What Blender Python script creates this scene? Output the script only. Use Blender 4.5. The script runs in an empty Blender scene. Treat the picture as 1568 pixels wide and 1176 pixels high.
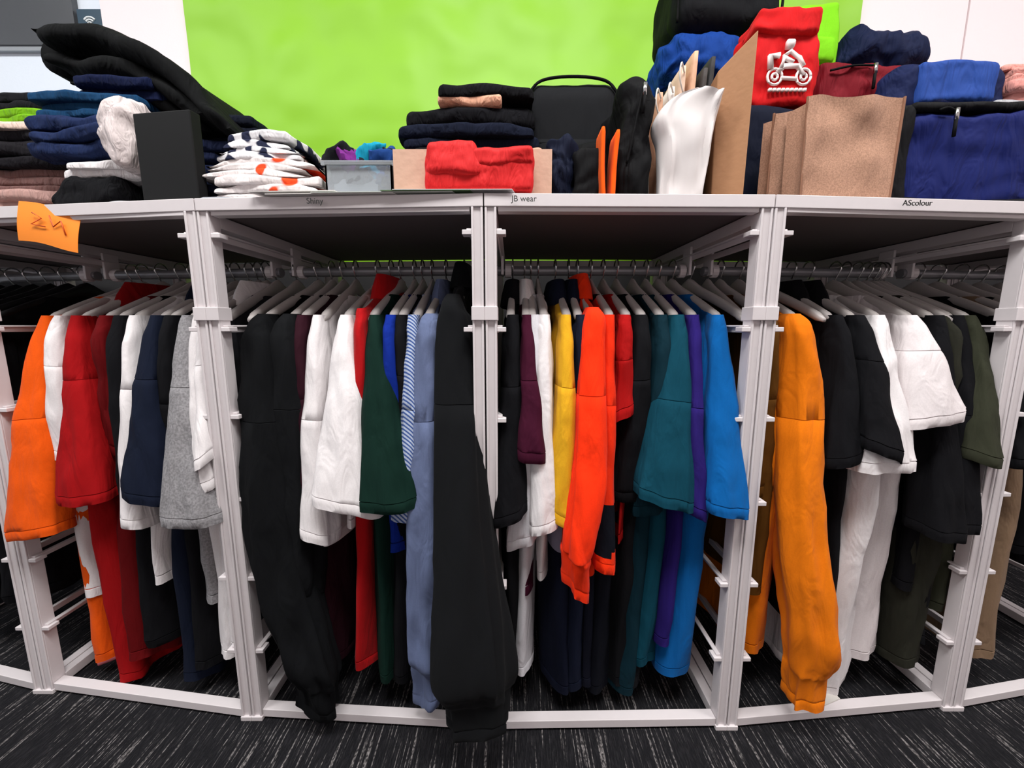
import bpy, bmesh, math, random
import numpy as np
from mathutils import Vector, noise, Matrix
random.seed(7)
scene = bpy.context.scene
scene.view_settings.view_transform = 'Standard'

def lin(c):
    c = c/255.0
    return c/12.92 if c <= 0.04045 else ((c+0.055)/1.055)**2.4
def C(r, g, b): return (lin(r), lin(g), lin(b), 1)

# ------------------------------------------------------------------ materials
_m = {}
def new_mat(name):
    m = bpy.data.materials.new(name); m.use_nodes = True
    nt = m.node_tree; return m, nt, nt.nodes['Principled BSDF']
def fabric(rgb, rough=.9, wr=.35, wscale=14, sheen=None, var=.06, stripes=None, heather=0):
    if sheen is None: sheen = .03 if sum(rgb) > 200 else 0.0
    key = ('f', rgb, rough, wr, wscale, sheen, var, stripes, heather)
    if key in _m: return _m[key]
    m, nt, b = new_mat('fabric_%d_%d_%d' % rgb); N = nt.nodes; L = nt.links
    tc = N.new('ShaderNodeTexCoord')
    n1 = N.new('ShaderNodeTexNoise'); n1.inputs['Scale'].default_value = wscale; n1.inputs['Detail'].default_value = 3
    n1.inputs['Distortion'].default_value = .8
    mp = N.new('ShaderNodeMapping'); mp.inputs['Scale'].default_value = (1.8, 1.8, .5)
    L.new(tc.outputs['Object'], mp.inputs['Vector']); L.new(mp.outputs['Vector'], n1.inputs['Vector'])
    n2 = N.new('ShaderNodeTexNoise'); n2.inputs['Scale'].default_value = 420 if not heather else 260; n2.inputs['Detail'].default_value = 2
    L.new(tc.outputs['Object'], n2.inputs['Vector'])
    mix = N.new('ShaderNodeMixRGB'); mix.blend_type = 'MULTIPLY'; mix.inputs['Fac'].default_value = 1
    mix.inputs['Color1'].default_value = C(*rgb)
    rp = N.new('ShaderNodeValToRGB')
    lo = 1-var - heather
    rp.color_ramp.elements[0].position = .35; rp.color_ramp.elements[0].color = (lo, lo, lo, 1)
    rp.color_ramp.elements[1].position = .65; rp.color_ramp.elements[1].color = (1, 1, 1, 1)
    L.new(n2.outputs['Fac'], rp.inputs['Fac']); L.new(rp.outputs['Color'], mix.inputs['Color2'])
    out = mix.outputs['Color']
    if stripes:
        w = N.new('ShaderNodeTexWave'); w.inputs['Scale'].default_value = stripes[1]; w.bands_direction = 'DIAGONAL'
        L.new(tc.outputs['Object'], w.inputs['Vector'])
        r2 = N.new('ShaderNodeValToRGB'); r2.color_ramp.interpolation = 'CONSTANT'
        r2.color_ramp.elements[0].color = (0, 0, 0, 1); r2.color_ramp.elements[1].position = .55; r2.color_ramp.elements[1].color = (1, 1, 1, 1)
        L.new(w.outputs['Fac'], r2.inputs['Fac'])
        mx = N.new('ShaderNodeMixRGB'); mx.inputs['Color2'].default_value = C(*stripes[0])
        L.new(r2.outputs['Color'], mx.inputs['Fac']); L.new(out, mx.inputs['Color1']); out = mx.outputs['Color']
    L.new(out, b.inputs['Base Color'])
    b.inputs['Roughness'].default_value = rough
    b.inputs['Sheen Weight'].default_value = sheen; b.inputs['Sheen Roughness'].default_value = .5
    b.inputs['Specular IOR Level'].default_value = .1 if rough > .7 else .2
    bp = N.new('ShaderNodeBump'); bp.inputs['Strength'].default_value = wr; bp.inputs['Distance'].default_value = .025
    L.new(n1.outputs['Fac'], bp.inputs['Height'])
    bp2 = N.new('ShaderNodeBump'); bp2.inputs['Strength'].default_value = .06; bp2.inputs['Distance'].default_value = .001
    L.new(n2.outputs['Fac'], bp2.inputs['Height']); L.new(bp.outputs['Normal'], bp2.inputs['Normal'])
    L.new(bp2.outputs['Normal'], b.inputs['Normal'])
    _m[key] = m; return m
def plain(name, rgb, rough=.5, metal=0, spec=.5, bump=0, bscale=80, trans=0, alpha=1, noise_amt=.05):
    key = ('p', name, rgb, rough, metal)
    if key in _m: return _m[key]
    m, nt, b = new_mat(name); N = nt.nodes; L = nt.links
    tc = N.new('ShaderNodeTexCoord'); n = N.new('ShaderNodeTexNoise'); n.inputs['Scale'].default_value = bscale
    L.new(tc.outputs['Object'], n.inputs['Vector'])
    mx = N.new('ShaderNodeMixRGB'); c = C(*rgb); k = 1-noise_amt
    mx.inputs['Color1'].default_value = (c[0]*k, c[1]*k, c[2]*k, 1); mx.inputs['Color2'].default_value = c
    L.new(n.outputs['Fac'], mx.inputs['Fac']); L.new(mx.outputs['Color'], b.inputs['Base Color'])
    b.inputs['Roughness'].default_value = rough; b.inputs['Metallic'].default_value = metal
    b.inputs['Specular IOR Level'].default_value = spec
    b.inputs['Transmission Weight'].default_value = trans
    if bump:
        bp = N.new('ShaderNodeBump'); bp.inputs['Strength'].default_value = bump; bp.inputs['Distance'].default_value = .01
        L.new(n.outputs['Fac'], bp.inputs['Height']); L.new(bp.outputs['Normal'], b.inputs['Normal'])
    _m[key] = m; return m

WHITE_METAL = plain('white_powder_coat', (214, 207, 208), .45)
SHELF = plain('shelf_laminate', (104, 96, 95), .7)
ROD = plain('grey_rod', (130, 130, 134), .35, .3)
HANG = plain('hanger_plastic', (184, 177, 174), .4)
HANGD = plain('hanger_black_plastic', (22, 22, 24), .35)
CHROME = plain('hook_steel', (190, 190, 190), .25, 1)
PRINT = plain('label_ink', (25, 25, 25), .6)

# ------------------------------------------------------------------ mesh builder
class MB:
    def __init__(s): s.v = []; s.f = []; s.mi = []; s.mats = []
    def m(s, mat):
        if mat not in s.mats: s.mats.append(mat)
        return s.mats.index(mat)
    def add(s, vs, fs, mat):
        o = len(s.v); s.v += [tuple(p) for p in vs]; i = s.m(mat) if not callable(mat) else None
        for f in fs:
            s.f.append([o+k for k in f])
            if i is None:
                cz = Vector((0, 0, 0))
                for k in f: cz += Vector(vs[k])
                s.mi.append(s.m(mat(cz/len(f))))
            else: s.mi.append(i)
    def box(s, x0, x1, y0, y1, z0, z1, mat):
        s.hexa([(x0, y0), (x1, y0), (x1, y1), (x0, y1)], z0, z1, mat)
    def hexa(s, q, z0, z1, mat):
        vs = [(x, y, z0) for x, y in q]+[(x, y, z1) for x, y in q]
        s.add(vs, [(3, 2, 1, 0), (4, 5, 6, 7), (0, 1, 5, 4), (1, 2, 6, 5), (2, 3, 7, 6), (3, 0, 4, 7)], mat)
    def rings(s, R, mat, cap0=True, cap1=True, closed=False):
        n = len(R[0]); vs = [p for r in R for p in r]; fs = []
        for i in range(len(R)-1):
            for j in range(n):
                k = (j+1) % n
                fs.append((i*n+j, i*n+k, (i+1)*n+k, (i+1)*n+j))
        if cap0: fs.append(tuple(range(n))[::-1])
        if cap1: fs.append(tuple((len(R)-1)*n+j for j in range(n)))
        s.add(vs, fs, mat)
    def tube(s, path, r, mat, n=8):
        P = [Vector(p) for p in path]; R = []
        for i, p in enumerate(P):
            t = (P[min(i+1, len(P)-1)]-P[max(i-1, 0)]).normalized()
            up = Vector((1, 0, 0)) if abs(t.x) < .8 else Vector((0, 1, 0))
            a = t.cross(up).normalized(); b = t.cross(a)
            rr = r[i] if isinstance(r, (list, tuple)) else r
            R.append([p+a*rr*math.cos(2*math.pi*k/n)+b*rr*math.sin(2*math.pi*k/n) for k in range(n)])
        s.rings(R, mat)
    def done(s, name, smooth=True, bevel=0, flat_angle=None):
        me = bpy.data.meshes.new(name); me.from_pydata(s.v, [], s.f)
        for m in s.mats: me.materials.append(m)
        me.polygons.foreach_set('material_index', s.mi)
        bm = bmesh.new(); bm.from_mesh(me); bmesh.ops.recalc_face_normals(bm, faces=bm.faces); bm.to_mesh(me); bm.free()
        V = np.array(s.v); o = Vector(((V[:, 0].min()+V[:, 0].max())/2, (V[:, 1].min()+V[:, 1].max())/2, V[:, 2].min()))
        me.transform(Matrix.Translation(-o))
        me.polygons.foreach_set('use_smooth', [smooth]*len(me.polygons))
        ob = bpy.data.objects.new(name, me); ob.location = o; scene.collection.objects.link(ob)
        if bevel:
            md = ob.modifiers.new('bevel', 'BEVEL'); md.width = bevel; md.segments = 2; md.limit_method = 'ANGLE'
        if flat_angle:
            me.polygons.foreach_set('use_smooth', [True]*len(me.polygons))
            me.set_sharp_from_angle(angle=math.radians(flat_angle))
        return ob

def catmull(keys, n):
    K = np.array(keys, float); m = len(K); out = []
    for i in range(n):
        t = i/(n-1)*(m-1); k = min(int(t), m-2); u = t-k
        p0 = K[max(k-1, 0)]; p1 = K[k]; p2 = K[k+1]; p3 = K[min(k+2, m-1)]
        out.append(.5*((2*p1)+(-p0+p2)*u+(2*p0-5*p1+4*p2-p3)*u*u+(-p0+3*p1-3*p2+p3)*u**3))
    return out

def sp(v, e): return math.copysign(abs(v)**e, v)
def cloth(mb, keys, mat, nr=34, ns=44, amp=.006, ph=0, kf=38, hem=True, ruf=.10, ea=.85, eb=1.0, tilt=(0, 0), cre=.006, stitch=True, seam=None):
    """keys: x,y,z,a(half size front-back),b(half size side-side),yaw deg."""
    S = catmull(keys, nr); R = []; P0 = Vector((ph*7, ph*3, ph*5))
    def ring(k, f, sc=1.0, dz=0):
        x, y, z, a, b, yw = k; yw = math.radians(yw)
        A = (-math.sin(yw), math.cos(yw)); B = (math.cos(yw), math.sin(yw)); pts = []
        a = max(a, .004); b = max(b, .004)
        for j in range(ns):
            t = 2*math.pi*j/ns; ct, st = math.cos(t), math.sin(t)
            pa = a*sc*sp(ct, ea); pb = b*sc*sp(st, eb)
            g = min(1, f*1.6)
            pb *= 1+ruf*g*math.sin(5*t+ph+3*f)+ruf*.6*g*math.sin(9*t+2*ph-4*f)
            w = amp*g*(math.sin(kf*pa+ph+2.2*f)+.5*math.sin(kf*2.1*pa+1.7*ph-3*f)+.5*math.sin(9*f+ph))
            w += .4*amp*math.sin(21*f+7*pa/.1+ph)*min(1, 3*f)
            q = Vector((x+pb*1.2, y+pa, z+dz))
            nn = noise.noise(Vector((q.x*26, q.y*16, q.z*3.2))+P0)
            n2 = 1-2*abs(noise.noise(Vector((q.x*16, q.y*20+q.z*9, q.z*9-q.y*8))+P0*1.3))
            n3 = noise.noise(Vector((q.x*44+q.z*9, q.y*30, q.z*13))+P0)
            wr = cre*min(1, .25+f*1.3)*(.9*nn+.4*n2+.5*n3)
            tl = f**3*(tilt[0]*ct+tilt[1]*st)
            fa = 1+wr*1.5/max(a, .02)
            pts.append((x+A[0]*pa*fa+B[0]*(pb+w+wr*.5*sp(st, .5)), y+A[1]*pa*fa+B[1]*(pb+w+wr*.5*sp(st, .5)), z+dz+tl+.15*amp*g*math.sin(3*t+ph)))
        return pts
    si = int(seam*nr) if seam else -1
    for i, k in enumerate(S):
        f = i/(nr-1); R.append(ring(k, f))
        if i == si:
            R.append(ring(k, f, .972, -.001)); R.append(ring(k, f, 1.005, -.0022))
    if hem:
        k = S[-1]
        if stitch:
            R.append(ring(k, 1, .965, -.0012)); R.append(ring(k, 1, 1.0, -.003)); R.append(ring(k, 1, 1.0, -.013)); R.append(ring(k, 1, 1.0, -.0215)); d = -.022
        else: d = 0
        R.append(ring(k, 1, .985, d)); R.append(ring(k, 1, .93, d)); R.append(ring(k, 1, .86, d+.03))
    mb.rings(R, mat)

def off(x): return min(.21, .065*(x-.1)**2)

def hanger(mb, x, yaw=0, zt=.975, yrel=.27, mat=None, drop=0, w=.205):
    mat = mat or HANG
    yc = yrel+off(x); yw = math.radians(yaw)
    A = Vector((-math.sin(yw), math.cos(yw), 0)); B = Vector((math.cos(yw), math.sin(yw), 0)); O = Vector((x, yc, 0))
    pth = []
    for i in range(13):
        a = math.radians(-50+ i*230/12)
        pth.append(O+A*(.019*math.cos(a))+Vector((0, 0, zt-.002+.019*math.sin(a))))
    pth = [O+Vector((0, 0, .925)), O+Vector((0, 0, .94)), O+A*(-.004)+Vector((0, 0, .948))] + [p for p in reversed(pth)]
    mb.tube(pth, .0018, CHROME, 6)
    R = []
    for i in range(25):
        p = -w+2*w*i/24; q = abs(p)/w
        z = .925-.078*q**1.25+.006*math.exp(-(q*6)**2)
        hh = .013*(1-.35*q)+.006*math.exp(-(q*7)**2); bt = .0045+.0045*q
        if i in (0, 24): hh *= .5; bt *= .5
        c = O+A*p*1.0+Vector((0, 0, z-drop))
        R.append([c+B*bt*sp(math.cos(t), .7)+Vector((0, 0, 1))*hh*sp(math.sin(t), .7) for t in [2*math.pi*k/10+.01 for k in range(10)]])
    mb.rings(R, mat)

def garment(name, x, rgb, hem=.12, top=.893, hw=.232, yaw=0, dx=0, th=.038, sl=None, long=False, back=True, collar=None,
            bands=None, yc=.27, amp=.006, neck=.10, stripes=None, heather=0, ysl=.028, wm=None, xm=None, wr=.35, hang=True, sheen=None, hmat=None, dy=0, hy=0, cre=.006, wq=None):
    if -1.02 < x < -.57:      # unit on the left of the run
        x += .018
        if sl: sl = (sl[0]+.018, sl[1]+.012)+tuple(sl[2:])
        if xm is not None: xm += .018
    if 'polo' in name and collar is None: collar = rgb
    if wq is None: wq = random.uniform(.8, 1.05)
    mb = MB(); ph = random.uniform(0, 6.28)
    mat = fabric(rgb, stripes=stripes, heather=heather, wr=wr, sheen=sheen)
    if bands:
        bm_ = [(z, fabric(c)) for z, c in bands]
        base = mat
        def matf(c):
            for z, mm in bm_:
                if c.z > z: return mm
            return base
        bmat = matf
    else: bmat = mat
    y = yc+off(x)+dy; yw = math.radians(yaw)
    t = top
    keys = [(x, y, t+.006, neck, .010, yaw), (x, y, t-.008, neck+.02, .014, yaw), (x, y, t-.03, .168, .013, yaw), (x, y, t-.048, .205, .015, yaw),
            (x, y, t-.09, hw*.96, .018, yaw), (x+dx*.25, y, t-.25, hw*.97, th*.7, yaw), (x+dx*.6, y+hy*.6, (t+hem)/2-.08, hw, th*.9, yaw), (x+dx, y+hy, hem+.022, hw*1.02, th, yaw)]
    cloth(mb, keys, bmat, amp=amp, ph=ph, nr=38, ns=64, tilt=(random.uniform(-.03, .03), random.uniform(-.008, .008)), ea=.85, eb=.8, cre=cre*1.2, ruf=.14)
    cm = fabric(collar) if collar else mat
    A = Vector((-math.sin(yw), math.cos(yw), 0)); B = Vector((math.cos(yw), math.sin(yw), 0)); O = Vector((x, y, t+.006))
    hc = .038 if collar else .006
    R = []
    for rr, zz in ((1.0, -.012), (1.08, hc*.5), (.98, hc), (.86, hc*.4), (.8, -.02)):
        R.append([O+A*neck*rr*.98*math.cos(a)+B*.013*rr*math.sin(a)*(1.4 if collar else 1)+Vector((0, 0, zz)) for a in [2*math.pi*k/24 for k in range(24)]])
    mb.rings(R, cm, False, False)
    if collar:   # folded-down collar leaf
        R = []
        for rr, zz, bb in ((.98, hc, 1.5), (1.2, hc*.2, 2.1), (1.32, -.018, 2.4), (1.28, -.02, 2.2)):
            R.append([O+A*neck*rr*.98*math.cos(a)+B*.013*bb*math.sin(a)+Vector((0, 0, zz)) for a in [2*math.pi*k/24 for k in range(24)]])
        mb.rings(R, cm, False, False)
    def sleeve(sgn, xe, ze, we, ye, wmid=None, xmid=None):
        sx, sy = x+sgn*A.x*.19, y+sgn*A.y*.19
        ze = ze+.022
        if long:
            zm = (t-.1+ze)/2
            wmid = wmid or max(we, .042)
            xmid = xmid if xmid is not None else (sx+xe)/2
            ks = [(sx, sy, t-.034, .022, .012, yaw), (sx, sy+sgn*.012, t-.06, .036, .022, yaw), (sx+(xmid-sx)*.35, sy+sgn*.016, t-.13, .046, max(.026, wmid*.8), yaw),
                  (xmid, (sy+ye)/2+sgn*.01, zm, .048, wmid, yaw*.5), (xe*.8+xmid*.2, ye, ze+(zm-ze)*.35, .044, we*1.1, 0), (xe, ye, ze+.06, .038, we*1.0, 0), (xe, ye, ze+.042, .032, we*.88, 0), (xe, ye, ze, .028, we*.84, 0)]
            cloth(mb, ks, bmat, amp=.004, ph=ph+sgn, nr=60, ns=56, ruf=.16, cre=cre*1.6, ea=.8, eb=.75, kf=60, tilt=(.0, random.uniform(-.02, .02)), seam=.34)
        else:
            z0 = t-.036; ks = []
            for q in (0, .06, .18, .45, .75, 1):
                z = z0+(ze-z0)*q
                b_ = .011+(we-.011)*(q**wq)
                a_ = .022+.014*min(1, q*3.5)
                yy_ = sy+sgn*.014*min(1, q*8)+(ye-sy-sgn*.014)*max(0, (q-.15)/.85)
                ks.append((sx+(xe-sx)*q, yy_, z, a_, b_, yaw*(1-q)))
            cloth(mb, ks, bmat, amp=.0025, ph=ph+sgn, nr=38, ns=52, ruf=.05, cre=cre*.75, ea=.72, eb=.75, tilt=(random.uniform(-.003, .004), random.uniform(-.018, .018)), seam=random.choice((.55, .62, None)))
    if sl:
        xe, ze, we = sl[:3]
        sleeve(-1, xe, ze, we, ysl-.006+off(xe), wm, xm)
        if back: sleeve(1, x+(x-xe)*.3, ze+.02, we*.8, y+.225)
    if hang: hanger(mb, x, yaw+random.uniform(-2.2, 2.2), yrel=yc+dy, mat=hmat)
    return mb.done(name, flat_angle=50)

BK = (15, 15, 18); NV = (18, 23, 40); WT = (224, 219, 219)
# ================================================================= ROOM
def wallmat(name, rgb, rough=.8): return plain(name, rgb, rough, bump=.03, bscale=160, noise_amt=.03)
WALL = wallmat('painted_wall', (246, 232, 234))
WALL2 = wallmat('painted_wall_cool', (226, 234, 244))
m = MB(); m.box(-1.395, 3.2, .80, .90, 0, 2.75, WALL); m.done('wall_back', False)
m = MB(); m.box(-3.2, -1.395, .82, .90, 0, 2.75, WALL2); m.done('wall_back_left', False)
m = MB(); m.box(-3.3, -3.2, -3, .9, 0, 2.75, WALL2); m.done('wall_left', False)
m = MB(); m.box(3.2, 3.3, -3, .9, 0, 2.75, WALL); m.done('wall_right', False)
m = MB(); m.box(-3.2, 3.2, -3.1, -3, 0, 2.75, WALL); m.done('wall_front', False)
m = MB(); m.box(-3.2, 3.2, -3, .9, 2.75, 2.85, plain('ceiling_tile', (225, 225, 222), .9)); m.done('ceiling', False)
m = MB(); m.box(1.545, 1.549, .798, .80, 1.07, 2.75, plain('wall_joint', (205, 186, 188), .8)); m.done('trim_1', False)
# carpet
cm, nt, b = new_mat('carpet_tile'); N = nt.nodes; L = nt.links
tc = N.new('ShaderNodeTexCoord')
def carp(sx, sy, lo, hi, det=1):
    mp = N.new('ShaderNodeMapping'); mp.inputs['Scale'].default_value = (sx, sy, 1)
    n = N.new('ShaderNodeTexNoise'); n.inputs['Scale'].default_value = 1; n.inputs['Detail'].default_value = det
    r = N.new('ShaderNodeValToRGB'); r.color_ramp.elements[0].position = lo; r.color_ramp.elements[1].position = hi
    L.new(tc.outputs['Object'], mp.inputs['Vector']); L.new(mp.outputs['Vector'], n.inputs['Vector']); L.new(n.outputs['Fac'], r.inputs['Fac'])
    return r.outputs['Color']
a1 = carp(230, 8, .59, .67); a2 = carp(320, 40, .4, .7, 3); a3 = carp(300, 160, .40, .60)
mu = N.new('ShaderNodeMixRGB'); mu.blend_type = 'MULTIPLY'; mu.inputs['Fac'].default_value = .9; L.new(a1, mu.inputs['Color1']); L.new(a3, mu.inputs['Color2'])
mc = N.new('ShaderNodeMixRGB'); mc.inputs['Color1'].default_value = C(26, 26, 29); mc.inputs['Color2'].default_value = C(46, 45, 48); L.new(a2, mc.inputs['Fac'])
md = N.new('ShaderNodeMixRGB'); md.inputs['Color2'].default_value = C(140, 135, 134); L.new(mu.outputs['Color'], md.inputs['Fac']); L.new(mc.outputs['Color'], md.inputs['Color1'])
L.new(md.outputs['Color'], b.inputs['Base Color']); b.inputs['Roughness'].default_value = .95; b.inputs['Specular IOR Level'].default_value = .1
bp = N.new('ShaderNodeBump'); bp.inputs['Distance'].default_value = .004; L.new(a2, bp.inputs['Height']); L.new(bp.outputs['Normal'], b.inputs['Normal'])
m = MB(); m.box(-3.2, 3.2, -3.1, .9, -.05, 0, cm); m.done('floor', False)
m = MB(); m.box(-2.2, 2.2, .775, .798, 0, 1.066, plain('painted_shade', (30, 28, 30), .8)); m.done('painted_shade_sheet', False)  # added dark sheet: shade on the wall below the shelf, put in as colour
# green backdrop banner with soft creases
g, nt, b = new_mat('lime_banner'); b.inputs['Base Color'].default_value = C(136, 196, 16); b.inputs['Roughness'].default_value = .5
tcg = nt.nodes.new('ShaderNodeTexCoord'); ng = nt.nodes.new('ShaderNodeTexNoise'); ng.inputs['Scale'].default_value = 4.5; ng.inputs['Detail'].default_value = 1
bg = nt.nodes.new('ShaderNodeBump'); bg.inputs['Strength'].default_value = .6; bg.inputs['Distance'].default_value = .06
nt.links.new(tcg.outputs['Object'], ng.inputs['Vector']); nt.links.new(ng.outputs['Fac'], bg.inputs['Height']); nt.links.new(bg.outputs['Normal'], b.inputs['Normal'])
mb = MB(); nx, nz = 90, 60; vs = []
for k in range(2):
    for j in range(nz):
        for i in range(nx):
            x = -1.10+2.27*i/(nx-1); z = 1.068+1.4*j/(nz-1)
            yy = .782+.006*noise.noise(Vector((x*2.2, z*1.4, 1)))+.004*noise.noise(Vector((x*6, z*5+x*4, 3)))
            vs.append((x, yy if k == 0 else .797, z))
fs = [(j*nx+i, j*nx+i+1, (j+1)*nx+i+1, (j+1)*nx+i) for j in range(nz-1) for i in range(nx-1)]
o = nx*nz
fs += [tuple(o+q for q in f) for f in fs]
for j in range(nz-1):
    for i in (0, nx-1): fs.append((j*nx+i, (j+1)*nx+i, o+(j+1)*nx+i, o+j*nx+i))
for i in range(nx-1):
    for j in (0, nz-1): fs.append((j*nx+i, j*nx+i+1, o+j*nx+i+1, o+j*nx+i))
mb.add(vs, fs, g); mb.done('green_backdrop_banner', flat_angle=40)
m = MB(); m.box(-2.4, -1.49, .80, .82, 1.79, 2.5, plain('dark_glass', (78, 80, 84), .3)); m.box(-2.42, -1.47, .805, .82, 1.775, 1.79, plain('frame_grey', (150, 155, 160), .4)); m.done('wall_screen', False)
m = MB(); m.box(-1.480, -1.398, .803, .82, 1.782, 1.90, plain('sign_teal', (22, 58, 78), .4)); 
for r in (.008, .016, .024):
    m.tube([(-1.439+r*math.cos(a), .802, 1.852+r*math.sin(a)) for a in [math.radians(40+10*i) for i in range(11)]], .0026, plain('sign_white', (235, 240, 240), .5), 6)
sg = m.done('wifi_sign', False)
def text(body, loc, size, mat, parent=None, name='label_text', rz=0):
    cu = bpy.data.curves.new(name, 'FONT'); cu.body = body; cu.size = size; cu.extrude = .0004; cu.align_x = 'CENTER'
    ob = bpy.data.objects.new(name, cu); ob.location = loc; ob.rotation_euler = (math.pi/2, 0, rz); cu.materials.append(mat)
    scene.collection.objects.link(ob)
    if parent:
        ob.parent = parent; ob.matrix_parent_inverse = Matrix.Translation(-parent.location)
    return ob
tw = text('WiFi', (-1.439, .802, 1.815), .040, plain('sign_white', (235, 240, 240), .5), sg, 'sign_text'); tw.data.offset = .001

# ================================================================= RACKS
PX = [-2.04, -1.56, -1.075, -.556, -.048, .448, .966, 1.46, 1.95]
RUNG = [1.0, .835, .67, .505, .335, .17]
def post(m, x, y):
    w = .010
    m.box(x-w, x+w, y, y+.026, .0, 1.035, WHITE_METAL)
    m.box(x-w, x-w+.004, y-.003, y, .0, 1.035, WHITE_METAL); m.box(x+w-.004, x+w, y-.003, y, .0, 1.035, WHITE_METAL)
for i in range(len(PX)-1):
    m = MB(); xa, xb = PX[i], PX[i+1]; ya, yb = off(xa), off(xb); g = .0115
    for x, y, s in ((xa+g, ya, 1), (xb-g, yb, -1)):
        post(m, x, y); post(m, x, y+.514)
        m.box(x-.01, x+.01, y+.026, y+.514, .004, .026, WHITE_METAL)
        m.box(x-.01, x+.01, y+.026, y+.514, 1.012, 1.034, WHITE_METAL)
        for z in RUNG:
            xi = x+s*.010
            x0, x1 = min(xi, xi+s*.009), max(xi, xi+s*.009)
            m.box(x0, x1, y+.004, y+.53, z-.002, z+.0015, WHITE_METAL)
            x0, x1 = min(xi, xi+s*.002), max(xi, xi+s*.002)
            m.box(x0, x1, y+.004, y+.53, z-.012, z+.0, WHITE_METAL)
            x0, x1 = min(xi, xi+s*.016), max(xi, xi+s*.016)
            m.box(x0, x1, y-.002, y+.02, z-.010, z-.002, WHITE_METAL)
        m.box(x-.0115, x+.0115, y-.006, y+.03, .845, .869, WHITE_METAL)
        m.box(x-.0115, x+.0115, y-.005, y+.03, 0, .010, WHITE_METAL)
    def rail(z0, z1, d0, d1, mat, ex=.0):
        m.hexa([(xa+ex, ya+d0), (xb-ex, yb+d0), (xb-ex, yb+d1), (xa+ex, ya+d1)], z0, z1, mat)
    rail(1.035, 1.056, -.004, .018, WHITE_METAL, .001)
    rail(1.036, 1.05, .018, .54, SHELF, .001)
    rail(1.028, 1.0355, .0, .02, WHITE_METAL, .024)
    rail(.006, .024, .0, .022, WHITE_METAL, .022); rail(.006, .024, .516, .538, WHITE_METAL, .022)
    rail(1.01, 1.03, .516, .538, WHITE_METAL, .022)
    m.tube([(xa+.012, ya+.27, .966), (xb-.012, yb+.27, .966)], .011, ROD, 14)
    for x, y, s in ((xa+g, ya, 1), (xb-g, yb, -1)):
        m.tube([(x+s*.02, y+.27, .966), (x+s*.035, y+.27+s*.0, .966)], .016, WHITE_METAL, 14)
        m.box(x+s*.014-.003, x+s*.014+.003, y+.25, y+.29, .955, 1.02, WHITE_METAL)
    m.done('clothing_rack', False, bevel=.001)
for body, x in (('Shiny', -.335), ('JB wear', .02), ('AScolour', .70)):
    t = text(body, (x, off(x)-.0085, 1.041), .0135, PRINT, None, 'shelf_label')

# ================================================================= GARMENTS
G = garment
for x in (-1.13, -1.19, -1.25, -1.31, -1.37, -1.43): G('black_shirt', x, BK, hem=.15+random.random()*.1, sl=(x, .5, .03), hmat=HANGD)
# unit 1
G('orange_t_shirt', -1.000, (224, 84, 12), hem=.05, sl=(-1.025, .385, .056), th=.04, dx=.035, ysl=.01, wq=.8)
G('white_t_shirt', -.970, WT, hem=.2, sl=(-.957, .54, .034), ysl=.06)
G('red_polo_shirt', -.915, (150, 14, 18), hem=.045, sl=(-.900, .465, .050), th=.06, dx=.01, collar=(130, 12, 16), ysl=.02, yaw=-3, cre=.007, wq=1)
G('dark_red_t_shirt', -.86, (92, 8, 12), hem=.08, sl=(-.850, .55, .03), ysl=.08, th=.06, cre=.009)
G('black_t_shirt', -.825, BK, hem=.12, sl=(-.812, .43, .03), ysl=.05)
G('white_t_shirt', -.79, WT, hem=.30, sl=(-.785, .42, .030), th=.03, dx=.01)
G('navy_polo_shirt', -.742, (18, 24, 40), hem=.03, sl=(-.748, .478, .046), th=.05, ysl=.015)
G('black_t_shirt', -.71, BK, hem=.06, sl=(-.71, .46, .03), ysl=.06)
G('grey_marl_t_shirt', -.672, (146, 144, 146), hem=.25, sl=(-.645, .44, .056), heather=.3, ysl=.01)
G('white_t_shirt', -.648, WT, hem=.10, sl=(-.616, .50, .026), th=.05, dx=.01)
G('white_polo_shirt', -.628, WT, hem=.12, sl=(-.610, .56, .018), ysl=.015)
G('charcoal_t_shirt', -.600, (48, 48, 52), hem=.2, sl=(-.600, .55, .022), ysl=.07, th=.02)
# unit 2
G('black_sweatshirt', -.475, (13, 14, 16), hem=.08, sl=(-.402, .050, .040), long=True, th=.055, dx=.03, yaw=-5, wm=.052, xm=-.482, ysl=.0, cre=.007)
G('black_sweatshirt', -.44, (15, 16, 18), hem=.06, sl=(-.435, .2, .036), long=True, th=.045, dx=.01, ysl=.04)
G('burgundy_t_shirt', -.412, (44, 16, 26), hem=.1, sl=(-.402, .5, .02), ysl=.05)
G('white_t_shirt', -.380, WT, hem=.40, sl=(-.385, .42, .031), th=.02)
G('white_t_shirt', -.325, WT, hem=.42, sl=(-.31, .49, .062), th=.02, ysl=.01, wq=.85)
G('red_polo_shirt', -.292, (165, 16, 20), hem=.09, top=.905, sl=(-.285, .60, .018), collar=(180, 18, 22), th=.028, dx=-.03, ysl=.06)
G('dark_green_t_shirt', -.268, (13, 38, 31), hem=.1, sl=(-.228, .50, .052), th=.035, ysl=.002, wq=.9)
G('royal_blue_t_shirt', -.235, (14, 40, 130), hem=.35, sl=(-.225, .6, .018), ysl=.06)
G('black_t_shirt', -.215, BK, hem=.05, sl=(-.205, .52, .02), ysl=.06, dx=-.02)
G('striped_shirt', -.192, (170, 180, 200), hem=.3, sl=(-.203, .47, .024), stripes=((60, 84, 140), 70), ysl=.02)
G('light_blue_shirt', -.158, (94, 105, 136), hem=.12, sl=(-.172, .08, .032), long=True, wm=.034, xm=-.168, th=.035, collar=(94, 105, 136), ysl=.008, dx=-.02, cre=.008)
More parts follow.
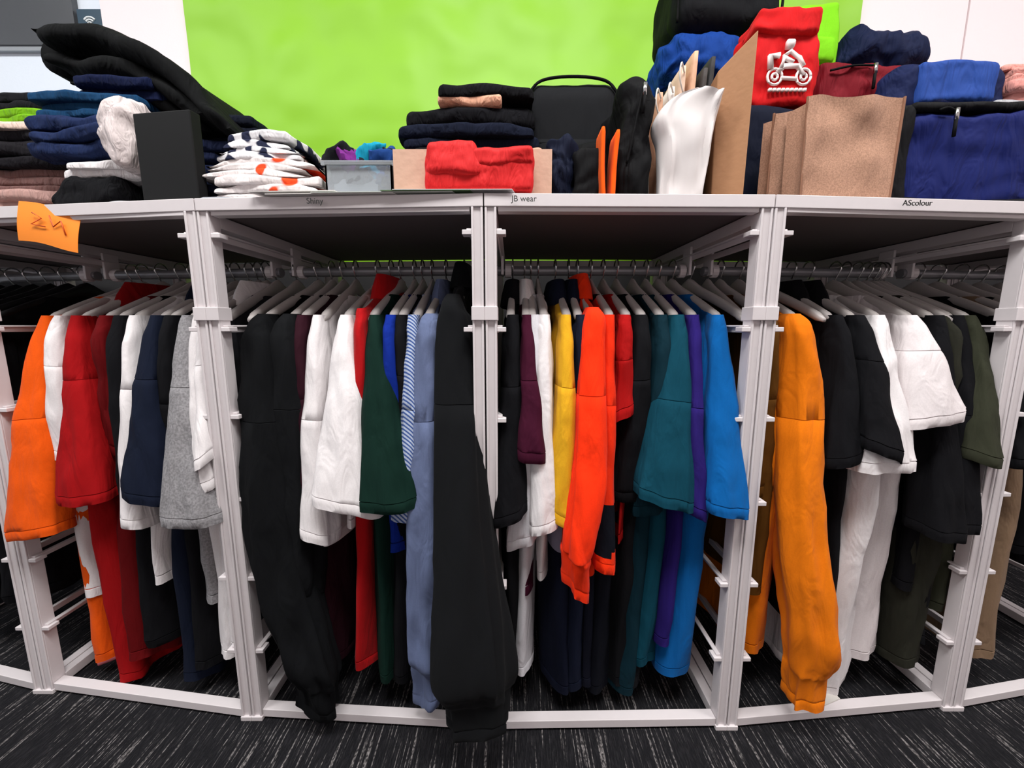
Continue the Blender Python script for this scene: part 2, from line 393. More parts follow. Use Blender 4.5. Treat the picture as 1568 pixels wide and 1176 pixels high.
G('black_fleece_jacket', -.114, (16, 17, 19), hem=.09, top=.930, sl=(-.068, .105, .060), long=True, wm=.050, xm=-.090, ysl=-.072, th=.04, collar=(16, 17, 19), dx=.0, wr=.15, sheen=.02, cre=.004)
# unit 3
G('black_polo_shirt', .002, BK, hem=.15, sl=(-.002, .47, .032), collar=BK, th=.024)
G('maroon_polo_shirt', .03, (60, 15, 36), hem=.3, sl=(.031, .585, .026), collar=(225, 220, 220), th=.014)
G('white_t_shirt', .045, (204, 202, 206), hem=.09, sl=(.022, .405, .032), th=.026, dx=-.02, ysl=.05)
G('white_t_shirt', .062, WT, hem=.3, sl=(.062, .45, .030), th=.018)
G('yellow_hi_vis_polo_shirt', .103, (214, 160, 32), hem=.05, sl=(.097, .465, .027), th=.036, collar=NV, bands=[(.46, (214, 160, 32)), (.40, (140, 140, 160)), (.0, (14, 18, 34))])
G('navy_polo_shirt', .135, NV, hem=.04, sl=(.135, .5, .018), collar=NV, ysl=.07, th=.04)
G('orange_hi_vis_jumper', .156, (238, 50, 12), hem=.05, top=.905, sl=(.118, .335, .022), long=True, wm=.031, xm=.144, th=.03, ysl=-.01, collar=(238, 50, 12), bands=[(.30, (238, 50, 12)), (0, (12, 14, 26))])
G('navy_hi_vis_shirt', .188, (12, 14, 22), hem=.04, sl=(.180, .37, .022), ysl=.02, th=.036, bands=[(.50, (225, 46, 14)), (.408, (12, 14, 22)), (.35, (238, 50, 12))])
G('red_t_shirt', .218, (155, 16, 16), hem=.40, sl=(.208, .66, .02), ysl=.06, th=.012)
G('black_t_shirt', .250, BK, hem=.05, sl=(.236, .5, .038), ysl=.06, th=.055, dx=-.01)
G('dark_teal_t_shirt', .29, (9, 38, 48), hem=.07, sl=(.270, .47, .03), ysl=.05, dx=-.04, th=.05)
G('teal_t_shirt', .322, (11, 62, 78), hem=.09, sl=(.288, .505, .054), th=.045, ysl=.012, dx=-.04, wq=.9)
G('purple_t_shirt', .352, (40, 27, 100), hem=.15, sl=(.352, .475, .024), th=.03, dx=-.03)
G('blue_t_shirt', .386, (8, 90, 158), hem=.07, sl=(.406, .485, .042), th=.055, ysl=.012, dx=-.045, yaw=4)
# unit 4
G('brown_jumper', .505, (84, 52, 14), hem=.3, sl=(.505, .5, .03), ysl=.08)
G('orange_sweatshirt', .552, (220, 114, 12), hem=.14, sl=(.598, .085, .033), long=True, wm=.038, xm=.570, th=.055, ysl=-.01, dx=-.03, cre=.007)
G('black_polo_shirt', .64, BK, hem=.2, sl=(.638, .575, .034), collar=BK)
G('black_polo_shirt', .685, BK, hem=.1, sl=(.694, .595, .038), collar=BK, ysl=.005)
G('white_t_shirt', .730, WT, hem=.05, sl=(.708, .560, .058), th=.07, ysl=.015, dx=-.02, cre=.010)
G('white_long_t_shirt', .80, (214, 206, 206), hem=.08, hw=.225, th=.055, sl=(.805, .65, .058), ysl=.02, dx=-.01)
G('black_t_shirt', .86, BK, hem=.25, sl=(.850, .42, .042), ysl=.012)
G('black_t_shirt', .905, BK, hem=.15, sl=(.900, .43, .034), ysl=.02)
G('olive_jacket', .885, (38, 38, 31), hem=.06, hw=.24, th=.06, cre=.009)
G('olive_t_shirt', .932, (50, 52, 40), hem=.2, sl=(.924, .57, .036), ysl=.018)
# right unit
G('khaki_trousers', 1.09, (130, 106, 84), hem=.08, th=.06)
for x in (1.03, 1.16, 1.22, 1.29, 1.36): G('black_shirt', x, BK, hem=.3, sl=(x, .55, .03))
for x, yw in ((-.53, 2), (.43, 8), (.475, -6), (.60, 4), (.83, -6), (.92, 5)):
    m = MB(); hanger(m, x, yw); m.done('clothes_hanger')

# ================================================================= SHELF ITEMS
def softbox(mb, x0, x1, y0, y1, z0, z1, r, mat, amp=.004, fr=9, seed=0, n=14, top=1.0, lean=0, rz=0, flatbottom=True, sag=0):
    c = Vector(((x0+x1)/2, (y0+y1)/2, (z0+z1)/2)); h = Vector(((x1-x0)/2, (y1-y0)/2, (z1-z0)/2))
    r = min(r, h.x*.98, h.y*.98, h.z*.98)
    vid = {}; vs = []; fs = []
    def g(i, j, k):
        key = (i, j, k)
        if key in vid: return vid[key]
        f = lambda q: math.sin((q/n-.5)*math.pi)*.65+(2*q/n-1)*.35
        p = Vector((f(i)*h.x, f(j)*h.y, f(k)*h.z))
        inn = Vector((max(-h.x+r, min(h.x-r, p.x)), max(-h.y+r, min(h.y-r, p.y)), max(-h.z+r, min(h.z-r, p.z))))
        d = p-inn
        if d.length > 1e-9: p = inn+d.normalized()*r
        q = p+c
        nz = Vector((noise.noise(q*fr+Vector((seed*3.1, 0, 0))), noise.noise(q*fr+Vector((0, seed*2.3+9, 0))), noise.noise(q*fr+Vector((0, 5, seed*1.7+20)))))
        nz2 = noise.noise(q*fr*3+Vector((seed, 1, 2)))
        p = p+Vector((nz.x, nz.y, nz.z))*amp*1.6+p.normalized()*nz2*amp*.8
        if sag: p.z -= sag*(p.x/h.x)**2
        tz = (p.z/h.z+1)/2
        s = 1+(top-1)*tz; p.x *= s
        p.x += lean*tz
        if flatbottom and p.z < -h.z: p.z = -h.z
        cs, sn = math.cos(rz), math.sin(rz)
        w = Vector((c.x+p.x*cs-p.y*sn, c.y+p.x*sn+p.y*cs, c.z+p.z))
        vid[key] = len(vs); vs.append(w); return vid[key]
    for a in range(n):
        for b_ in range(n):
            fs += [(g(a, b_, 0), g(a, b_+1, 0), g(a+1, b_+1, 0), g(a+1, b_, 0)), (g(a, b_, n), g(a+1, b_, n), g(a+1, b_+1, n), g(a, b_+1, n)),
                   (g(a, 0, b_), g(a+1, 0, b_), g(a+1, 0, b_+1), g(a, 0, b_+1)), (g(a, n, b_), g(a, n, b_+1), g(a+1, n, b_+1), g(a+1, n, b_)),
                   (g(0, a, b_), g(0, a, b_+1), g(0, a+1, b_+1), g(0, a+1, b_)), (g(n, a, b_), g(n, a+1, b_), g(n, a+1, b_+1), g(n, a, b_+1))]
    mb.add(vs, fs, mat)
_s = [0]
LEFT = .055   # where the left-hand pile stands along the shelf
def folded(name, x0, x1, yf, z0, z1, rgb, layers=2, dep=.22, amp=.005, mat=None, jit=.010, rz=0, hump=.004):
    """a folded garment: stacked plies wrapped by an outer fold, edges slumping"""
    if (x0+x1)/2 < -.66: x0 += LEFT; x1 += LEFT
    mb = MB(); mat = mat or fabric(rgb, wr=.6, wscale=26); h = (z1-z0)/layers; y0 = yf+off((x0+x1)/2)
    for i in range(layers):
        _s[0] += 1
        j0, j1 = random.uniform(-jit, jit), random.uniform(-jit, jit)
        softbox(mb, x0+j0, x1+j1, y0+random.uniform(-.006, .008), y0+dep, z0+i*h-.0015, z0+(i+1)*h+.003, h*.5, mat, amp=amp, fr=13, seed=_s[0], rz=rz+random.uniform(-.03, .03), n=20, sag=hump*random.uniform(.3, 1.3))
    return mb.done(name)
ZS = 1.051
folded('folded_pink_shirt', -1.30, -.975, .07, ZS, 1.11, (176, 140, 132), 3)
folded('folded_brown_shirt', -1.32, -.98, .08, 1.11, 1.16, (110, 80, 76), 3)
folded('folded_black_shirt', -1.30, -.96, .07, 1.16, 1.20, (24, 22, 26), 2)
folded('folded_charcoal_shirt', -1.30, -.95, .08, 1.20, 1.235, (36, 34, 38), 2)
folded('folded_beige_shirt', -1.28, -1.0, .08, 1.235, 1.25, (214, 190, 176), 1)
folded('folded_lime_shirt', -1.25, -.955, .09, 1.25, 1.278, (112, 170, 20), 2)
folded('folded_black_shirt', -1.2, -.965, .10, 1.278, 1.315, (22, 22, 26), 2)
folded('rolled_black_shirt', -.955, -.80, .05, ZS, 1.125, (14, 14, 17), 1, amp=.012)
folded('folded_grey_shirt', -.84, -.76, .03, ZS, 1.07, (150, 150, 154), 1)
folded('folded_white_shirt', -.935, -.79, .06, 1.125, 1.155, WT, 2)
folded('folded_navy_shirt', -.965, -.775, .10, 1.155, 1.165, NV, 1)
folded('folded_navy_towel', -1.0, -.81, .06, 1.165, 1.24, (28, 40, 74), 3, amp=.009)
folded('folded_teal_shirt', -.985, -.79, .08, 1.24, 1.283, (20, 58, 92), 3)
folded('folded_navy_shirt', -.93, -.75, .10, 1.283, 1.32, (14, 22, 52), 2)
folded('folded_navy_shirt', -.79, -.66, .10, ZS, 1.13, (22, 28, 48), 4)
folded('folded_blue_shirt', -.80, -.64, .14, 1.13, 1.22, (26, 34, 62), 4)
folded('crumpled_white_cloth', -.835, -.755, .03, 1.13, 1.255, (206, 194, 192), 1, dep=.12, amp=.012)
folded('folded_navy_shirt', -.80, -.62, .18, 1.22, 1.29, (14, 18, 30), 3)
mb = MB(); bk = fabric((11, 12, 13), wr=.5)
def strip(keys, yf, yb, mat, ns=32, nr=44, ph=0):
    S = catmull(keys, nr); R = []
    for i, (x, z, hz) in enumerate(S):
        x += .070; z -= .020
        o = off(x); yc = (yf+yb)/2+o; a = (yb-yf)/2
        R.append([(x+.004*math.sin(3*t+ph), yc+a*sp(math.cos(t), .5)+.006*math.sin(i*.5+t*2+ph), z+hz*sp(math.sin(t), .8)+.003*math.sin(i*.4+4*t+ph)+.008*noise.noise(Vector((x*14, yc*9+math.cos(t)*2, ph)))) for t in [2*math.pi*k/ns for k in range(ns)]])
    mb.rings(R, mat)
strip([(-1.025, 1.44, .006), (-1.01, 1.437, .02), (-.95, 1.428, .026), (-.86, 1.415, .028), (-.80, 1.39, .024), (-.72, 1.33, .026), (-.67, 1.275, .022), (-.64, 1.25, .014), (-.625, 1.24, .004)], .10, .40, bk)
strip([(-1.01, 1.395, .006), (-1.0, 1.39, .02), (-.93, 1.378, .024), (-.84, 1.362, .026), (-.77, 1.33, .026), (-.71, 1.285, .022), (-.67, 1.265, .01)], .11, .38, bk, ph=2)
strip([(-.975, 1.345, .004), (-.95, 1.342, .014), (-.88, 1.335, .018), (-.80, 1.315, .02), (-.74, 1.28, .018), (-.70, 1.26, .006)], .12, .36, bk, ph=4)
mb.tube([(-.952, y, 1.396) for y in (.135+off(-1), .40+off(-1))], .036, bk, 20)
mb.done('folded_black_blanket')
m = MB(); o = off(-.65); m.hexa([(-.686, .035+o), (-.571, .02+o), (-.567, .04+o), (-.682, .055+o)], ZS, 1.215, plain('matte_black_card', (11, 11, 12), .7, spec=.2)); m.done('black_display_board', False, bevel=.002)
def printed(rgb, spot, scale, lo, hi):
    mm = fabric(rgb, wr=.5, wscale=22).copy(); nt = mm.node_tree; N = nt.nodes; L = nt.links; b = N['Principled BSDF']
    src = b.inputs['Base Color'].links[0].from_socket
    tc = N.new('ShaderNodeTexCoord'); n = N.new('ShaderNodeTexNoise'); n.inputs['Scale'].default_value = scale; n.inputs['Detail'].default_value = .5
    L.new(tc.outputs['Object'], n.inputs['Vector'])
    r = N.new('ShaderNodeValToRGB'); r.color_ramp.elements[0].position = lo; r.color_ramp.elements[1].position = hi; L.new(n.outputs['Fac'], r.inputs['Fac'])
    mx = N.new('ShaderNodeMixRGB'); mx.inputs['Color2'].default_value = C(*spot); L.new(r.outputs['Color'], mx.inputs['Fac']); L.new(src, mx.inputs['Color1']); L.new(mx.outputs['Color'], b.inputs['Base Color'])
    return mm
pw = printed((224, 216, 214), (226, 74, 34), 18, .60, .62); pn = printed((214, 212, 214), (34, 38, 60), 40, .52, .55)
folded('folded_grey_shirt', -.565, -.42, .015, ZS, 1.066, (140, 142, 148), 1)
folded('folded_navy_shirt', -.60, -.50, .06, 1.066, 1.10, NV, 2)
folded('folded_printed_shirt', -.55, -.355, .05, 1.066, 1.108, WT, 3, mat=pw, hump=.010)
folded('folded_printed_shirt', -.57, -.37, .05, 1.108, 1.142, WT, 3, mat=pw, hump=.012)
folded('folded_patterned_shirt', -.545, -.385, .06, 1.142, 1.162, WT, 2, mat=pn, hump=.014)
folded('folded_patterned_shirt', -.53, -.40, .06, 1.162, 1.190, WT, 2, mat=pn, hump=.014)
m = MB(); clear = plain('clear_plastic', (225, 232, 238), .15, trans=.75, noise_amt=.01)
x0, x1, yf, yb = -.335, -.215, .04+off(-.3), .20+off(-.3)
for q in ((x0, x1, yf, yf+.003), (x0, x1, yb-.003, yb), (x0, x0+.003, yf, yb), (x1-.003, x1, yf, yb)):
    m.box(*q, ZS, 1.125, clear)
m.box(x0, x1, yf, yb, ZS, ZS+.003, clear); m.box(x0-.005, x1+.005, yf-.005, yf, 1.119, 1.126, clear); 
m.box(x0+.01, x1-.03, yf+.012, yf+.02, ZS+.003, 1.10, plain('paper_white', (220, 220, 222), .8))
for i, c in enumerate([(30, 30, 34), (110, 40, 120), (30, 34, 40), (20, 140, 170), (26, 60, 120), (36, 30, 34)]):
    xx = x0+.004+i*.019
    softbox(m, xx-.006, xx+.034, yf+.012, yf+.12, 1.09, 1.163-.007*(i % 3), .01, fabric(c, wr=.6), amp=.011, fr=28, seed=i+70, n=12)
m.done('clear_storage_bin', True, flat_angle=35)
m = MB(); cb = plain('cardboard', (198, 160, 138), .85, bump=.1); x0, x1, yf, yb = -.208, .07, .035, .25
for q in ((x0, x1, yf, yf+.004), (x0, x1, yb-.004, yb), (x0, x0+.004, yf+.004, yb-.004), (x1-.004, x1, yf+.004, yb-.004)): m.box(*q, ZS, 1.14, cb)
m.box(x0, x1, yf, yb, ZS-.0005, ZS+.003, cb); m.done('cardboard_tray', False)
mb = MB(); rd = fabric((205, 26, 28), wr=.4, wscale=26, rough=.65)
softbox(mb, -.150, .038, .002, .034, 1.062, 1.128, .010, rd, amp=.003, fr=18, seed=3, n=26, rz=-.02)
softbox(mb, -.150, -.05, .0, .04, 1.085, 1.140, .012, rd, amp=.004, fr=20, seed=5, n=20, top=.85)
softbox(mb, -.08, .036, -.002, .03, 1.098, 1.132, .010, rd, amp=.003, fr=20, seed=8, n=20)
mb.done('red_fabric_bundle')
m = MB()
for i, (a, b_, c) in enumerate([(-.42, -.20, (215, 212, 208)), (-.34, -.10, (190, 196, 188)), (-.22, -.07, (90, 120, 80)), (-.20, .0, (222, 222, 222)), (-.45, -.30, (230, 226, 222))]):
    z = 1.0565+i*.0012; m.hexa([(a, -.012+off(a)), (b_, -.008+off(b_)), (b_+.01, .03+off(b_)), (a+.01, .03+off(a))], z, z+.001, plain('paper_%d' % i, c, .7))
m.done('flat_papers', False)
cols = [(14, 14, 17), (18, 22, 36), (14, 15, 18), (17, 22, 38), (15, 15, 19)]
zs = [ZS, 1.105, 1.153, 1.193, 1.235, 1.272]
xs = [(-.205, .05), (-.16, .025), (-.20, .045), (-.225, .045), (-.22, .045)]
for i in range(5): folded('folded_black_trousers' if i % 2 == 0 else 'folded_navy_trousers', xs[i][0], xs[i][1], .15 if i > 0 else .26, zs[i], zs[i+1], cols[i], (2, 2, 1, 2, 1)[i], dep=.2, hump=.006, amp=.005)
folded('folded_peach_shirt', -.145, -.02, .145, 1.270, 1.288, (222, 168, 140), 1, hump=.001)
folded('folded_black_trousers', -.15, .045, .15, 1.284, 1.306, (15, 15, 18), 1)
folded('folded_peach_shirt', -.13, -.07, .18, 1.306, 1.320, (222, 168, 140), 1, dep=.1)
folded('folded_peach_shirt', .025, .07, .13, 1.15, 1.19, (196, 150, 130), 1, dep=.1)

def bag(name, x0, x1, yf, z0, z1, rgb, dep=.16, r=.03, amp=.005, top=1.0, lean=0, rough=.75, piping=None, zipper=None, handle=None, pocket=None, panels=None, rz=0, wr=.35, fr=9, sag=0):
    mb = MB(); mat = fabric(rgb, rough=rough, wr=wr, sheen=.0); _s[0] += 1; o = off((x0+x1)/2); y0 = yf+o
    softbox(mb, x0, x1, y0, y0+dep, z0, z1, r, mat, amp=amp, seed=_s[0], n=28, top=top, lean=lean, rz=rz, fr=fr, sag=sag)
    dark = fabric((13, 13, 15), rough=.75)
    for (a, b_, c, d, pr, col) in (panels or []):   # sewn-on panels
        softbox(mb, a, b_, y0-pr, y0+dep+pr, c, d, .012, fabric(col, rough=rough, wr=wr, sheen=0), amp=.004, fr=fr, seed=_s[0]+11, n=22)
    if pocket:
        a, b_, c, d = pocket; softbox(mb, a, b_, y0-.012, y0+.03, c, d, .012, mat, amp=.003, seed=_s[0]+40, n=12)
        mb.tube([(a+.01, y0-.008, d-.012), (b_-.01, y0-.008, d-.012)], .002, dark, 6)
    if piping:
        w = (x1-x0)/2; rr = min(r*1.6, w*.6)
        P = [(x0+.004, y0+.006, z0+.01), (x0+.004+(1-top)*w*.6+lean*.6, y0+.004, z1-rr-.02), (x0+rr*.35+(1-top)*w+lean, y0+.004, z1-rr*.35), (x0+rr+(1-top)*w+lean, y0+.006, z1-.002), (x1-rr-(1-top)*w+lean, y0+.006, z1-.002), (x1-rr*.35-(1-top)*w+lean, y0+.004, z1-rr*.35), (x1-.004-(1-top)*w*.6+lean*.6, y0+.004, z1-rr-.02), (x1-.004, y0+.006, z0+.01)]
        mb.tube([tuple(p) for p in catmull(P, 40)], .0032, fabric(piping, rough=.75), 8)
    if zipper:
        a, za, b_, zb = zipper
        mb.tube([tuple(p) for p in catmull([(a, y0-.003, za), ((a+b_)/2, y0-.005, (za+zb)/2+.003), (b_, y0-.003, zb)], 16)], .0024, dark, 6)
        mb.box(b_-.003, b_+.003, y0-.012, y0-.008, zb-.02, zb, CHROME)
        mb.tube([(b_, y0-.010, zb-.018), (b_-.002, y0-.012, zb-.05)], .003, dark, 6)
    if handle:
        a, b_, zt = handle
        mb.tube([tuple(p) for p in catmull([(a, y0+dep*.4, z1-.01), (a+.005, y0+dep*.4, zt-.01), ((a+b_)/2, y0+dep*.4, zt), (b_-.005, y0+dep*.4, zt-.01), (b_, y0+dep*.4, z1-.01)], 20)], .005, dark, 8)
    return mb.done(name)
SH = .72
bag('black_backpack', .022, .25, .25, ZS, 1.38, (19, 20, 23), dep=.16, r=.045, amp=.003, piping=(8, 8, 9), pocket=(.05, .225, 1.08, 1.25), wr=.15)
bag('navy_drawstring_bag', .065, .125, .09, ZS, 1.185, (18, 23, 42), r=.02, amp=.012, dep=.1, wr=.9, fr=18)
bag('black_pouch', .115, .17, .07, ZS, 1.16, (14, 14, 16), r=.016, amp=.008, dep=.1, fr=16)
bag('black_pouch', .125, .185, .14, ZS, 1.20, (13, 13, 15), r=.02, amp=.006, dep=.09)
m = MB(); orr = fabric((230, 90, 18)); softbox(m, .163, .171, .05, .10, ZS, 1.185, .004, orr, amp=.002, n=8, lean=-.006); softbox(m, .178, .186, .05, .10, ZS, 1.18, .004, orr, amp=.002, n=8, lean=.006); m.done('orange_straps')
bag('black_duffel_bag', .198, .262, .07, ZS, 1.285, (13, 13, 15), r=.028, amp=.010, dep=.2, handle=(.215, .25, 1.31), zipper=(.21, 1.13, .235, 1.26), wr=.6, fr=14)
bag('black_duffel_bag', .22, .30, .26, ZS, 1.34, (16, 16, 19), r=.03, amp=.008, dep=.18)
mb = MB(); wp = plain('white_fabric_bag', (218, 212, 210), .75, bump=.12, bscale=14); rows = [(1.051, .275, .352), (1.09, .275, .355), (1.13, .274, .360), (1.165, .270, .365), (1.185, .262, .369), (1.198, .259, .371), (1.21, .262, .373), (1.225, .272, .376), (1.238, .292, .378), (1.247, .322, .378)]
S = catmull(rows, 36); R = []
for z, xl, xr in S:
    c = (xl+xr)/2; w = (xr-xl)/2; f = (z-1.051)/.2
    R.append([(c+w*sp(math.cos(t), .6), .085+.035*(.6+.4*f)*sp(math.sin(t), .7)+.004*math.sin(9*math.cos(t)+z*20)+.008*noise.noise(Vector((math.cos(t)*3, z*16, 4))), z+.003*math.sin(2*t)) for t in [2*math.pi*k/44 for k in range(44)]])
R.append([(p[0]*.96+.013, .085+(p[1]-.085)*.85, p[2]-.004) for p in R[-1]]); R.append([(p[0]*.8+.062, .085+(p[1]-.085)*.8, p[2]-.05) for p in R[-1]])
mb.rings(R, wp); mb.done('white_tote_bag', flat_angle=60)
m = MB()
for i, (xx, zt, ln, c) in enumerate([(.27, 1.26, -.01, (216, 206, 200)), (.287, 1.29, .0, (196, 150, 122)), (.30, 1.30, .01, (218, 210, 204)), (.318, 1.335, .012, (214, 182, 160)), (.334, 1.36, .018, (205, 160, 130)), (.352, 1.33, .02, (52, 46, 44)), (.366, 1.35, .02, (30, 28, 30))]):
    mt = plain('paper_bag_%d' % i, c, .8, bump=.1)
    softbox(m, xx, xx+.010, .14, .33, ZS, zt, .003, mt, amp=.002, n=8, lean=ln)
    if i < 4:
        m.tube([tuple(p) for p in catmull([(xx+ln+.003, .138, zt-.05), (xx+ln-.010, .125, zt-.03), (xx+ln-.008, .125, zt-.005), (xx+ln+.004, .139, zt-.015)], 14)], .0016, plain('paper_twine', (222, 212, 204), .8), 6)
m.done('paper_carrier_bags')
m = MB(); kr = plain('kraft_card', (164, 118, 82), .8, bump=.08)
q = [(.384, .10), (.420, .055), (.452, .20), (.408, .24)]
vs = [(a, b_, ZS) for a, b_ in q]+[(q[0][0]-.004, q[0][1], 1.30), (q[1][0]+.004, q[1][1], 1.340), (q[2][0]+.004, q[2][1], 1.340), (q[3][0]-.004, q[3][1], 1.30)]
m.add(vs, [(3, 2, 1, 0), (4, 5, 6, 7), (0, 1, 5, 4), (1, 2, 6, 5), (2, 3, 7, 6), (3, 0, 4, 7)], kr); m.done('kraft_cardboard_box', False, bevel=.002)
bag('navy_holdall', .36, .60, .36, ZS, 1.25, (16, 21, 46), dep=.2, r=.04)
bag('black_holdall', .36, .62, .36, 1.25, 1.44, (16, 16, 19), dep=.2, r=.05)
bag('blue_holdall', .385, .58, .36, 1.44, 1.56, (18, 58, 132), dep=.2, r=.04, amp=.012, fr=14, wr=.7)
bag('black_backpack', .40, .66, .36, 1.56, 1.74, (16, 17, 20), dep=.2, r=.04, piping=(9, 9, 10))
bag('navy_box_bag', .47, .62, .18, ZS, 1.295, (15, 20, 38), dep=.16, r=.02)
rb = bag('red_cooler_bag', .492, .645, .19, 1.296, 1.455, (196, 24, 28), dep=.08, r=.014, amp=.006, top=.94, wr=.4, fr=14)
m = MB(); rm = fabric((206, 30, 32), wr=.4)
o = off(.56); softbox(m, .498, .639, .178+o, .27+o, 1.428, 1.475, .010, rm, amp=.005, n=18, top=.88, seed=4, fr=16); ob = m.done('flap'); ob.parent = rb; ob.matrix_parent_inverse = Matrix.Translation(-rb.location)
m = MB(); wk = plain('print_white', (238, 225, 222), .6); yy = .186+o
X0 = .006; dz = -.004
def ringp(cx, cz, r): m.tube([(X0+cx+r*math.cos(a), yy, cz+r*math.sin(a)) for a in [2*math.pi*k/20 for k in range(21)]], .0026, wk, 6)
ringp(.540, 1.352+dz, .015); ringp(.600, 1.352+dz, .015); ringp(.540, 1.352+dz, .006); ringp(.600, 1.352+dz, .006)
for P, rr in (([(.545, 1.36), (.558, 1.372), (.585, 1.372), (.600, 1.355)], .0055), ([(.552, 1.366), (.556, 1.388), (.575, 1.378)], .0055), ([(.556, 1.390), (.568, 1.400), (.588, 1.388), (.598, 1.372)], .0045), ([(.530, 1.366), (.528, 1.390), (.546, 1.392)], .006), ([(.553, 1.350), (.585, 1.348)], .004)):
    m.tube([(X0+a, yy, b_+dz) for a, b_ in P], rr, wk, 6)
m.tube([(X0+.560, yy, 1.412+dz), (X0+.572, yy, 1.412+dz)], .009, wk, 10)
for k in range(9): m.box(X0+.530+k*.009, X0+.536+k*.009, yy-.002, yy+.004, 1.320, 1.326, wk)
ob = m.done('print'); ob.parent = rb; ob.matrix_parent_inverse = Matrix.Translation(-rb.location)
bag('navy_holdall', .65, .95, .33, ZS, 1.25, (15, 17, 30), dep=.2, r=.04)
bag('black_holdall', .64, .98, .31, 1.25, 1.44, (14, 14, 17), dep=.2, r=.04)
bag('lime_cooler_bag', .645, .785, .33, 1.44, 1.60, (120, 200, 26), dep=.12, r=.012, pocket=(.70, .775, 1.46, 1.52), amp=.006)
bag('navy_holdall', .66, .86, .16, ZS, 1.30, (16, 18, 26), dep=.14, r=.02)
bag('dark_red_duffel_bag', .655, .87, .20, 1.30, 1.402, (110, 16, 28), dep=.12, r=.035, amp=.010, zipper=(.68, 1.375, .77, 1.385), wr=.7, fr=14, rough=SH)
bag('navy_duffel_bag', .79, 1.03, .29, 1.44, 1.548, (17, 25, 54), dep=.2, r=.05, amp=.012, top=.85, wr=.7, fr=13, rough=SH)
bag('blue_sports_bag', .75, 1.17, .055, ZS, 1.245, (22, 31, 88), dep=.24, r=.03, amp=.008, wr=.6, fr=12, rough=SH,
    panels=[(.708, .762, ZS, 1.25, .001, (14, 14, 17)), (.75, 1.17, ZS, 1.083, .004, (14, 14, 17)), (.75, 1.17, 1.236, 1.252, .003, (14, 14, 17))], zipper=(.80, 1.235, .826, 1.235))
bag('navy_sports_bag', .765, 1.04, .14, 1.252, 1.378, (20, 29, 66), dep=.18, r=.05, amp=.008, top=.82, panels=[(.83, .99, 1.285, 1.366, .006, (40, 70, 142))], wr=.6, fr=13, rough=SH)
folded('folded_white_shirt', .99, 1.25, .11, 1.25, 1.29, (170, 170, 174), 2)
folded('folded_pink_shirt', 1.03, 1.25, .11, 1.29, 1.335, (206, 140, 132), 2)
folded('folded_pink_shirt', 1.02, 1.25, .12, 1.335, 1.375, (216, 150, 140), 3)
def tote(name, x0, x1, yf, z1, dep, top=1.0, lean=0):
    mb = MB(); o = off((x0+x1)/2); y0 = yf+o; mat = fabric((178, 138, 115), rough=.85, wr=.2, var=.3)
    n = 18; R = []
    cx = (x0+x1)/2; w = (x1-x0)/2
    def ring(z, s, inset=0):
        pts = []
        f = (z-ZS)/(z1-ZS); W = w*(1+(top-1)*f)-inset; D = dep/2-inset
        for sx, sy, ex, ey in ((-1, -1, 1, -1), (1, -1, 1, 1), (1, 1, -1, 1), (-1, 1, -1, -1)):
            for k in range(n):
                t = k/n; px = cx+lean*f+W*(sx+(ex-sx)*t); py = y0+dep/2+D*(sy+(ey-sy)*t)
                ww = .012*noise.noise(Vector((px*16, py*14, z*16)))*(.5+f)
                mid = math.sin(math.pi*t)
                if sy == ey == -1: py += -.004*mid+ww
                elif sx == ex: px += -sx*.012*mid*(.3+f)
                else: py += ww
                pts.append((px, py, z+(.004*math.sin(px*60) if f > .8 else 0)))
        return pts
    for i in range(24): R.append(ring(ZS+(z1-ZS)*i/23, 1))
    R.append(ring(z1, 1, .002)); 
    for i in range(6): R.append(ring(z1-(z1-ZS)*.9*(i+1)/6, 1, .003))
    mb.rings(R, mat)
    seam = fabric((140, 102, 82)); 
    mb.tube([(x0+.002, y0, ZS), (cx+lean-w*top+.001, y0, z1)], .0022, seam, 6); mb.tube([(x1-.002, y0, ZS), (cx+lean+w*top-.001, y0, z1)], .0022, seam, 6)
    return mb.done(name, flat_angle=50)
tote('tan_tote_bag', .520, .685, .035, 1.232, .05, top=1.04, lean=.0)
tote('tan_tote_bag', .500, .60, .105, 1.238, .03, top=.98)
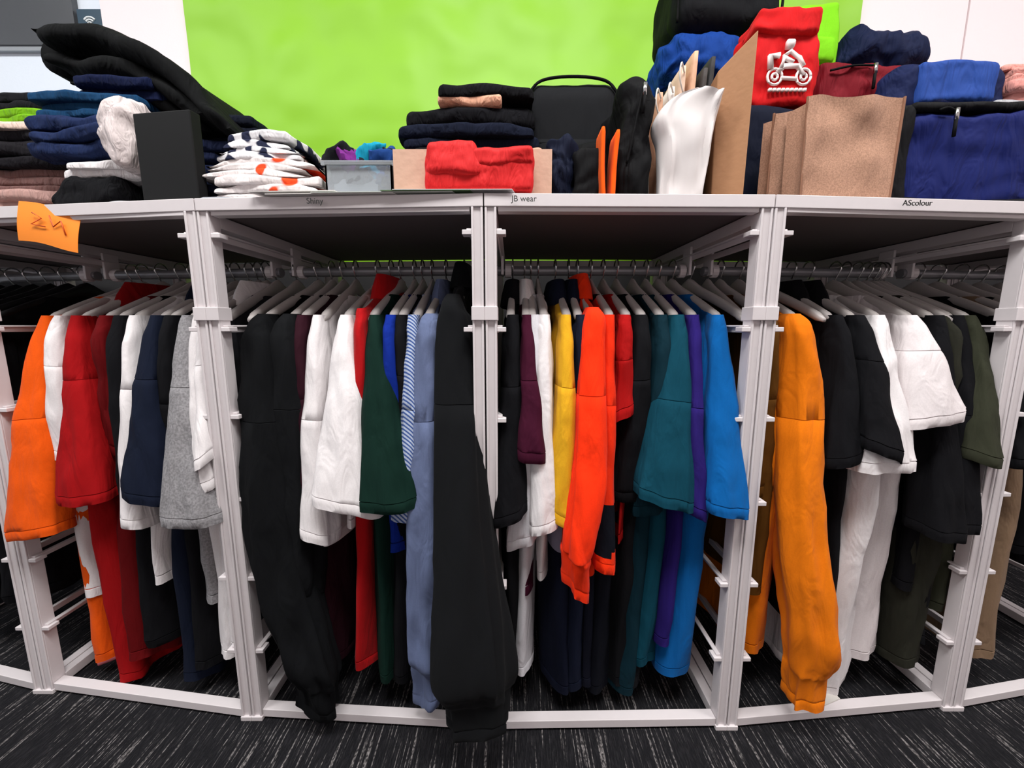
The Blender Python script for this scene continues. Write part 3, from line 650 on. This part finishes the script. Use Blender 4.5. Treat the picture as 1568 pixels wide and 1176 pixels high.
# orange note hanging off the shelf edge
m = MB(); on = plain('orange_paper', (250, 140, 30), .7); vs = []
o = off(-.93); n = 12
for k in range(2):
    for j in range(n):
        for i in range(n):
            s = i/(n-1); t = j/(n-1)
            x = -.905+.112*s-.010*t; z = 1.062-.070*t-.020*s+.003*math.sin(s*5)
            y = o-.008-.004*math.sin(t*2.5)-.005*s*t-k*.0006
            vs.append((x, y, z))
fs = [(j*n+i, j*n+i+1, (j+1)*n+i+1, (j+1)*n+i) for j in range(n-1) for i in range(n-1)]; fs += [tuple(n*n+q for q in f) for f in fs]
m.add(vs, fs, on)
for w in ([(-.875, 1.04), (-.86, 1.03), (-.88, 1.02), (-.855, 1.015)], [(-.845, 1.035), (-.84, 1.015), (-.825, 1.025), (-.82, 1.0)]):
    m.tube([(a, o-.0165, b_) for a, b_ in w], .0012, plain('pen_orange', (200, 80, 10), .6), 5)
m.done('orange_paper_note')
m = MB(); m.tube([(-1.0, .06+off(-1), .032), (-.80, .25+off(-.8), .034)], .009, plain('pink_plastic', (200, 110, 120), .5), 10); m.done('pink_rod')
m = MB(); m.hexa([(.66, .03), (.72, .05), (.71, .09), (.65, .07)], .0245, .027, plain('paper_tag', (200, 196, 190), .8)); m.done('paper_tag', False)

# ================================================================= LIGHT
def area(name, loc, sx, sy, power, col=(1, .99, .985)):
    l = bpy.data.lights.new(name, 'AREA'); l.shape = 'RECTANGLE'; l.size = sx; l.size_y = sy; l.energy = power; l.color = col
    ob = bpy.data.objects.new(name, l); ob.location = loc; scene.collection.objects.link(ob); return ob
area('ceiling_light_panel', (0, -.78, 2.72), 1.2, .5, 62)
area('ceiling_light_panel', (-1.8, -.75, 2.72), 1.2, .5, 40)
area('ceiling_light_panel', (1.8, -.75, 2.72), 1.2, .5, 40)
w = bpy.data.worlds.new('world'); scene.world = w; w.use_nodes = True
w.node_tree.nodes['Background'].inputs['Color'].default_value = (.8, .85, 1, 1); w.node_tree.nodes['Background'].inputs['Strength'].default_value = .1

# ================================================================= CAMERA
cam = bpy.data.cameras.new('camera'); cam.sensor_width = 36; cam.lens = 13.78; cam.clip_start = .02
co = bpy.data.objects.new('camera', cam); co.location = (0, -.70, .835); co.rotation_euler = (math.radians(81.6), 0, 0)
scene.collection.objects.link(co); scene.camera = co
